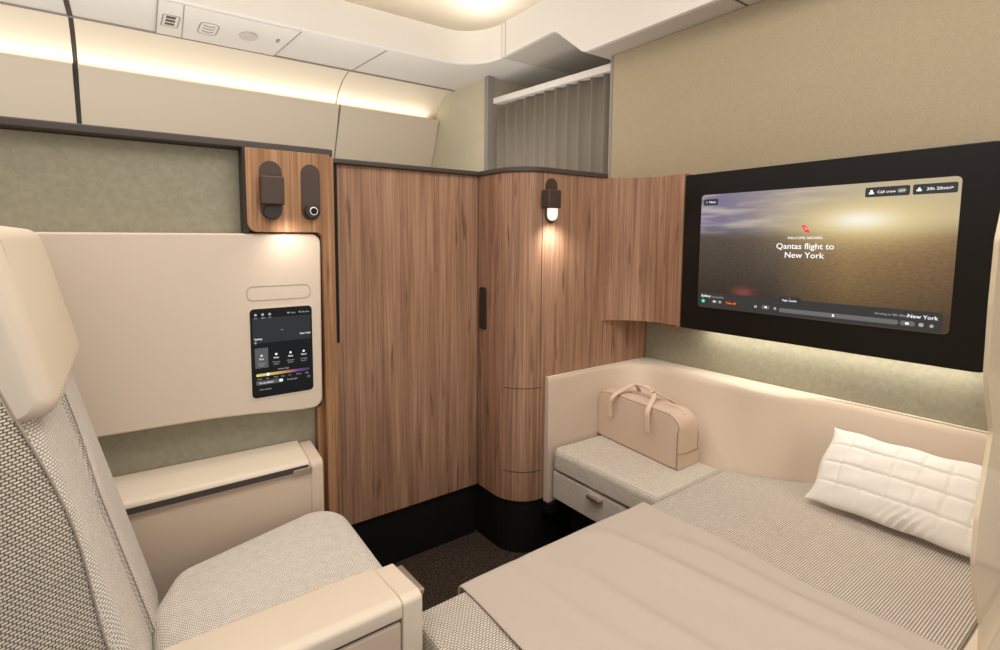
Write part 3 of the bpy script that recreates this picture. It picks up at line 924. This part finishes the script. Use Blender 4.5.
# close the two ends
nr = len(rings)
mm.f.append(tuple(j * NB for j in range(nr)))
mm.f.append(tuple(j * NB + NB - 1 for j in range(nr - 1, -1, -1)))
mm.f += [((nr - 1) * NB + i, (nr - 1) * NB + i + 1, i + 1, i) for i in range(NB - 1)]
obj('padding', mm, 'bolster', t)
obj('top_ledge', loft([[(*(Vector(inner_at(i, zt)) * (1 - f) + Vector(OUT[i]) * f), zt + .0012) for i in range(NB)] for f in (.30, .97)] if False else
    [[(*(Vector(inner_at(i, zt)) * (1 - f) + Vector(OUT[i]) * f), zt + h) for i in range(NB)] for f, h in ((.14, .0), (.14, .0015), (.97, .0015), (.97, .0))]), 'leather_top', t)
struct(obj('trim_14', box(1.335, 1.94, 1.33, 1.368, .16, .199), 'kick', smooth=False))

# ================================================================== OTTOMAN
def poly_to_base(x0, ylo, yhi, gap=.006):
    pts = [(x0, ylo)]
    cur = [(p[0] - gap, p[1]) for p in BI if ylo < p[1] < yhi - .001 and p[0] > 1.55]
    cur = [(min(c[0], 9), c[1]) for c in cur]
    # point on the base curve at ylo
    xs = [p for p in BI if p[0] > 1.55]
    near = min(xs, key=lambda p: abs(p[1] - ylo))
    pts.append((near[0] - gap, ylo))
    pts += list(reversed(cur))
    pts.append((1.60, yhi)); pts.append((x0, yhi))
    return pts


t = thing('ottoman', 'grey woven ottoman with one drawer in the corner, carrying the tan bag', 'ottoman', (1.5, 1.1, 0))
op = [(1.346, .884), (1.705, .884), (1.706, .95), (1.712, 1.03), (1.716, 1.10), (1.717, 1.20), (1.703, 1.26), (1.665, 1.305), (1.60, 1.332), (1.346, 1.342)]
lv = []
R_ = .038
def padded(pts, z0, z1, r, corner=None, botr=.006, corners=None):
    pts = fillet(pts, corners if corners is not None else 0.0, 5) if corners is not None else pts
    rings = [[(*p, z0 + botr) for p in pts]]
    rings = [[(*p, z0) for p in inset_poly(pts, botr)], [(*p, z0 + botr) for p in pts], [(*p, z1 - r) for p in pts]]
    for k in range(1, 7):
        a = PI / 2 * k / 6
        rings.append([(*p, z1 - r + r * math.sin(a)) for p in inset_poly(pts, r * (1 - math.cos(a)))])
    return loft(rings, True, True)
nco = len(op)
cr_ = [.0] * nco; cr_[-1] = .034; 
obj('cushion', padded(op, .338, .42, .026, corners=cr_), 'ottoman', t)
dp = [(1.350, .886), (1.66, .886), (1.60, 1.330), (1.350, 1.340)]
obj('drawer', padded(dp, .222, .329, .008, corners=[0, 0, 0, .018]), 'ottoman', t)
obj('drawer_gap', box(1.366, 1.59, .89, 1.320, .328, .339), 'seam', t, smooth=False)
obj('base', box(1.42, 1.66, .89, 1.30, 0, .222), 'kick', t, smooth=False)
hd = sub_of(obj('drawer_handle', prism('z', fillet([(1.330, 1.095), (1.352, 1.095), (1.352, 1.155), (1.330, 1.155)], .004), .313, .318), 'metal', t, bevel=.001), t)
obj('handle_lip', box(1.330, 1.333, 1.097, 1.153, .305, .3135), 'metal', hd, bevel=.001)

# ================================================================== BED
t = thing('bed', 'woven grey-beige lie-flat bed beside the ottoman, filling the lower right', 'bed', (1.1, .5, 0))
mp_ = [(.483, .216), (1.866, .216)]
cur = [(p[0] - .006, p[1]) for p in reversed(BI) if .22 < p[1] < .872 and p[0] > 1.55]
mp_ += [(1.866, .45), (1.863, .60), (1.843, .675), (1.793, .73), (1.745, .80), (1.720, .85)]
mp_ += [(1.706, .876), (.483, .876)]
# the near edge meets the shell ledge; left end runs past the armrest
obj('mattress', padded(mp_, .30, .42, .010), 'bed', t)
foot = [(-.30, .20), (.468, .20), (.468, .79), (-.30, .79)]
obj('base', box(.49, 1.70, .23, .86, 0, .299), 'kick', t, smooth=False)
obj('side_ledge', box(.30, 1.93, .150, .2135, 0, .425), 'leather_top', t, bevel=.006)
# ================================================================== BLANKET
t_b = Mesh(); NX, NYb = 70, 90
def bl_z(x, y):
    z = .4235
    def ridge(ax, ay, bx, by, h, w):
        dx, dy = bx - ax, by - ay; L2 = dx * dx + dy * dy
        s = max(0, min(1, ((x - ax) * dx + (y - ay) * dy) / L2))
        d = math.hypot(x - ax - s * dx, y - ay - s * dy)
        return h * math.exp(-(d / w) ** 2) * math.sin(PI * min(1, max(.0, s * .9 + .05))) ** .5
    z += ridge(1.02, .90, 1.12, .30, .017, .032)
    z += ridge(.86, .80, .90, .25, .014, .028)
    z += ridge(1.17, .72, 1.20, .22, .013, .024)
    z += ridge(.74, .90, .80, .40, .006, .022)
    z += .0015 * math.sin(9 * x + 14 * y) + .001 * math.sin(31 * x - 8 * y)
    return z
rings = []
for j in range(NYb + 1):
    s = j / NYb * .90
    ring = []
    for i in range(NX + 1):
        u = i / NX
        x = .612 + .668 * u
        if s < .16:      # falls over the bed edge
            y = .892 + .0015 * math.sin(x * 40); z = .425 - (.16 - s)
            xe = x
            z += .0
            y += .004 * math.sin(x * 23 + 1) * (1 - s / .16)
        else:
            y = .886 - (s - .16); z = bl_z(x, y)
            if s < .20: z = min(z, .4245 + (s - .16) * .25)
        # edges wander slightly
        x += .004 * math.sin(y * 17) * (1 - 2 * u)
        ring.append((x, y, max(z, .4215) if s >= .16 else z))
    rings.append(ring)
bl = obj('throw_blanket', loft(rings), 'blanket', None, solidify=.0)
bl.modifiers.clear()
md = bl.modifiers.new('thick', 'SOLIDIFY'); md.thickness = .0055; md.offset = 1
bl.modifiers.new('sub', 'SUBSURF').render_levels = 1
tag(bl, 'plain taupe blanket spread across the bed and hanging over its far edge', 'blanket')

# ================================================================== PILLOW
NXp, NYp = 140, 80
PW, PH = .405, .255
def pil(u, v, side):
    e = (1 - abs(2 * u - 1) ** 3.2) * (1 - abs(2 * v - 1) ** 2.6)
    th = .042 * max(0, e) ** .55
    cu_, cv_ = (u * 7) % 1, (v * 4) % 1
    q = min(cu_, 1 - cu_) / .5; w = min(cv_, 1 - cv_) / .5
    g = .0040 * math.exp(-(q / .16) ** 2) + .0048 * math.exp(-(w / .14) ** 2)
    th += .0016 * math.sin(u * 23 + v * 9) * math.sin(v * 17 - u * 5) * min(1, e * 2)
    th -= g * min(1, e * 2)
    # gathers near the lower front seam
    ga = math.exp(-((u - .45) / .10) ** 2) * math.exp(-(v / .16) ** 2)
    th += .007 * ga * math.sin(u * 120 + v * 55)
    # soft sag
    return max(th, .0008)
pc = Vector((1.690, .220, .424)); ud = Vector((-.0, 1, 0)); vd = Vector((.165, -.0, .160)).normalized(); nd = Vector((-vd.z, 0, vd.x))
vs = []; fs = []
def sk(u, v):
    # wavy, slightly pulled-in outline with pointed corners
    uu = u + (.012 * math.sin(v * 9) + .02 * (4 * v * (1 - v))) * (1 - 2 * u)
    vv = v + (.010 * math.sin(u * 21) + .035 * (4 * u * (1 - u)) ** .8) * (1 - 2 * v) * (1 if v > .5 else .55)
    return uu, vv
for side in (1, -1):
    for j in range(NYp + 1):
        for i in range(NXp + 1):
            u, v = i / NXp, j / NYp
            uu, vv = sk(u, v)
            h = pil(u, v, side) * (1 if side > 0 else .45)
            vs.append(pc + ud * (uu * PW) + vd * (vv * PH + .012 * (1 - u) * 0) + nd * (side * h + .022))
off = (NXp + 1) * (NYp + 1)
for s in (0, 1):
    for j in range(NYp):
        for i in range(NXp):
            a = s * off + j * (NXp + 1) + i
            q = (a, a + 1, a + NXp + 2, a + NXp + 1); fs.append(q if s == 0 else q[::-1])
bord = [i for i in range(NXp + 1)] + [j * (NXp + 1) + NXp for j in range(1, NYp + 1)] + [NYp * (NXp + 1) + i for i in range(NXp - 1, -1, -1)] + [j * (NXp + 1) for j in range(NYp - 1, 0, -1)]
for k in range(len(bord)):
    a, b_ = bord[k], bord[(k + 1) % len(bord)]; fs.append((a, a + off, b_ + off, b_))
pm = Mesh(); pm.add(vs, fs)
po = obj('quilted_pillow', pm, 'pillow', None)
tag(po, 'white quilted rectangular pillow leaning on the beige bolster at the bed head', 'pillow')

# ================================================================== BAG
t = thing('duffel_bag', 'tan leather overnight bag with two short handles standing on the ottoman', 'bag', (1.64, 1.15, .42))
A = Vector((1.553, .958, .4215)); Ld = Vector((.044, .384, 0)).normalized(); Rd = Vector((.135, -.001, 0)).normalized()
BL, BW, BH = .386, .135, .190
def bag_sec(f):
    """cross section (r across, z) at length fraction f; the top rounds down at both ends"""
    e = min(f, 1 - f) * BL
    h = BH
    if e < .055: h = BH - .055 * (1 - math.sqrt(max(0, 1 - (1 - e / .055) ** 2)))
    ins = .006 * (1 - min(1, e / .03))
    lean = .010
    bulge = .006 * math.sin(PI * f)
    raw = [(0 + ins, 0), (BW - ins, 0), (BW + .002 - ins, h * .5), (BW - lean, h), (lean + .002, h)]
    return fillet(raw, [.006, .006, .10, .034, .016], 6)
rings = []
fr = [0, .004, .012, .025, .045, .07, .10, .14] + [.14 + .72 * k / 18 for k in range(1, 18)] + [.86, .90, .93, .955, .975, .988, .996, 1]
for f in fr:
    rings.append([A + Ld * (f * BL) + Rd * p[0] + Vector((0, 0, p[1])) for p in bag_sec(f)])
obj('body', loft(rings, True, True), 'bag', t)
# piping: front panel outline and near-end joint
def bag_pt(f, r, z): return A + Ld * (f * BL) + Rd * r + Vector((0, 0, z))
def front_top(f):
    e = min(f, 1 - f) * BL; h = BH
    if e < .055: h = BH - .055 * (1 - math.sqrt(max(0, 1 - (1 - e / .055) ** 2)))
    return h
g = Mesh()
pp = [bag_pt(.004, .001, z) for z in [0.004 + .12 * k / 8 for k in range(9)]] + [bag_pt(f, .013 + .0, front_top(f) - .010) for f in [.012, .03, .05, .08, .12, .2, .35, .5, .65, .8, .9, .95]]
tube(pp, .0016, g, 6)
obj('front_piping', g, 'bag_trim', t)
g = Mesh(); tube([bag_pt(-.002, .004, .056), bag_pt(-.003, .05, .050), bag_pt(-.003, .09, .050), bag_pt(-.002, .13, .052)], .0012, g, 6)
tube([bag_pt(-.001, .118, .056), bag_pt(-.002, .119, .08), bag_pt(-.001, .119, .115)], .0010, g, 6)
obj('end_seam', g, 'bag_trim', t)
def strap(path, w, th, m):
    P = [Vector(p) for p in path]; rings = []
    for i, p in enumerate(P):
        tt_ = (P[min(i + 1, len(P) - 1)] - P[max(i - 1, 0)]).normalized()
        s = Ld if abs(tt_.dot(Ld)) < .8 else Vector((0, 0, 1)).cross(tt_)
        s = (s - tt_ * s.dot(tt_)).normalized(); n_ = tt_.cross(s)
        rings.append([p + s * w / 2 - n_ * th / 2, p + s * w / 2 + n_ * th / 2, p - s * w / 2 + n_ * th / 2, p - s * w / 2 - n_ * th / 2])
    return loft(rings, True, True, m)
g = Mesh()
def handle(r_side, sgn, zlow):
    ctrl = [bag_pt(.78, r_side, zlow), bag_pt(.775, r_side - sgn * .004, .145), bag_pt(.74, r_side + sgn * .002, .182), bag_pt(.66, .052 if sgn > 0 else .082, .220), bag_pt(.56, .064, .232), bag_pt(.46, .064, .230),
            bag_pt(.37, .052 if sgn > 0 else .082, .212), bag_pt(.315, r_side + sgn * .002, .176), bag_pt(.31, r_side - sgn * .004, .14), bag_pt(.305, r_side, zlow)]
    P = [Vector(p) for p in ctrl]; out = []
    for i in range(len(P) - 1):
        p0, p1, p2, p3 = P[max(i - 1, 0)], P[i], P[i + 1], P[min(i + 2, len(P) - 1)]
        for k in range(5):
            q = k / 5; out.append(.5 * ((2 * p1) + (p2 - p0) * q + (2 * p0 - 5 * p1 + 4 * p2 - p3) * q * q + (3 * p1 - p0 - 3 * p2 + p3) * q ** 3))
    out.append(P[-1]); return out
obj('handle', strap(handle(-.010, 1, .098), .017, .004, Mesh()), 'bag_strap', t, bevel=.001)
obj('handle', strap(handle(BW + .010, -1, .098), .017, .004, Mesh()), 'bag_strap', t, bevel=.001)
gw = Mesh(); tube([bag_pt(.42, .064, .227), bag_pt(.50, .064, .2335), bag_pt(.62, .064, .229)], .011, gw, 10, .6)
obj('handle_wrap', gw, 'bag_strap', t)
gz = Mesh(); tube([bag_pt(f, BW / 2, front_top(f) + .0005) for f in [.05 + .9 * k / 20 for k in range(21)]], .003, gz, 6)
obj('zip', gz, 'bag', t)

# ================================================================== SHELL WING AT RIGHT
t = thing('privacy_wing', 'out-of-focus cream shell edge of the suite at the far right of the bed', 'partition', (1.5, .185, .425))
wv = [(1.92, .43), (1.30, .43), (1.285, .50), (1.215, .58), (1.175, .66), (1.17, .74), (1.19, .80), (1.215, .88), (1.17, .94), (1.14, .99), (1.13, 1.10), (1.132, 1.20), (1.16, 1.26), (1.3, 1.30), (1.92, 1.33)]
obj('sheet', prism('y', fillet(wv, .02, 4), .186, .192), 'shell', t)

# ================================================================== PASSENGER SERVICE UNIT
t = thing('service_unit', 'white overhead passenger service strip with vent, screen icons and round light', 'overhead unit', (.5, 2.7, 2.19))
obj('panel', prism('z', [(.205, 2.49), (.80, 2.49), (.775, 2.886), (.222, 2.886)], 2.188, 2.1948), 'ceiling', t, bevel=.001)
obj('panel_joint', prism('z', [(.300, 2.49), (.304, 2.49), (.334, 2.886), (.330, 2.886)], 2.1868, 2.1879), 'seam_soft', t)
obj('panel_joint', prism('z', [(.203, 2.49), (.208, 2.49), (.224, 2.886), (.219, 2.886)], 2.1868, 2.1879), 'seam_soft', t)
obj('panel_joint', prism('z', [(.797, 2.49), (.802, 2.49), (.777, 2.886), (.772, 2.886)], 2.1868, 2.1879), 'seam_soft', t)
def ringz(name, cx, cy, w, h, r, lw, mat):
    a = rrect(cx - w / 2, cx + w / 2, cy - h / 2, cy + h / 2, r); c = rrect(cx - w / 2 + lw, cx + w / 2 - lw, cy - h / 2 + lw, cy + h / 2 - lw, max(r - lw, .002)); n = len(a)
    m_ = Mesh(); m_.add([(*p, 2.1872) for p in a] + [(*p, 2.1872) for p in c] + [(*p, 2.1885) for p in a], [(k, (k + 1) % n, n + (k + 1) % n, n + k) for k in range(n)] + [(k, 2 * n + k, 2 * n + (k + 1) % n, (k + 1) % n) for k in range(n)])
    return obj(name, m_, mat, t, smooth=False)
ringz('vent_frame', .268, 2.70, .072, .145, .012, .006, 'grey_trim')
for k in range(3):
    obj('vent_slat', box(.248, .286, 2.655 + .04 * k - .012, 2.655 + .04 * k + .012, 2.1862, 2.1878), 'cap', t, smooth=False)
ringz('sign_frame', .425, 2.70, .085, .15, .03, .006, 'grey_trim')
for k in range(3):
    obj('sign_mark', prism('z', fillet([(.400, 2.665 + .035 * k), (.425, 2.675 + .035 * k), (.45, 2.665 + .035 * k), (.45, 2.658 + .035 * k), (.425, 2.668 + .035 * k), (.40, 2.658 + .035 * k)], 0), 2.1864, 2.1878), 'grey_trim', t, smooth=False)
ov = [(.60 + .042 * math.cos(2 * PI * k / 24), 2.68 + .055 * math.sin(2 * PI * k / 24)) for k in range(24)]
obj('reading_light', prism('z', ov, 2.182, 2.188), 'seam_soft' if False else solid('pale_grey_lens', (.50, .46, .42), .4), t, bevel=.002)
obj('call_button', box(.728, .742, 2.64, 2.68, 2.185, 2.188), 'grey_trim', t)

# ================================================================== CURTAIN
cm = Mesh(); NC = 220; pr = []
for i in range(NC + 1):
    f = i / NC; y = 1.625 + f * .892
    ph = f * 11 * 2 * PI
    x = 2.02 + .014 * math.sin(ph) + .003 * math.sin(ph * 2 + 1)
    pr.append((x, y))
rings = [[(x + .002 * math.sin(z_ * 3 + y * 30), y, z_) for x, y in pr] for z_ in (.02, .6, 1.2, 1.6, 2.005)]
cu_o = obj('aisle_curtain', loft(rings), 'curtain', None)
cu_o.modifiers.clear(); md = cu_o.modifiers.new('thick', 'SOLIDIFY'); md.thickness = .002
tag(cu_o, 'pleated grey aisle curtain hanging from a white rail behind the column', 'curtain')
ra = Mesh(); ra.add([(1.985, 1.615, 1.99), (1.985, 2.52, 2.03), (1.985, 2.52, 2.065), (1.985, 1.615, 2.025), (2.045, 1.615, 1.99), (2.045, 2.52, 2.03), (2.045, 2.52, 2.065), (2.045, 1.615, 2.025)],
       [(0, 1, 2, 3), (4, 7, 6, 5), (0, 4, 5, 1), (3, 2, 6, 7), (0, 3, 7, 4), (1, 5, 6, 2)])
rl = obj('curtain_rail', ra, 'ceiling', None, bevel=.004)
tag(rl, 'white curtain rail above the grey pleated curtain', 'curtain rail')
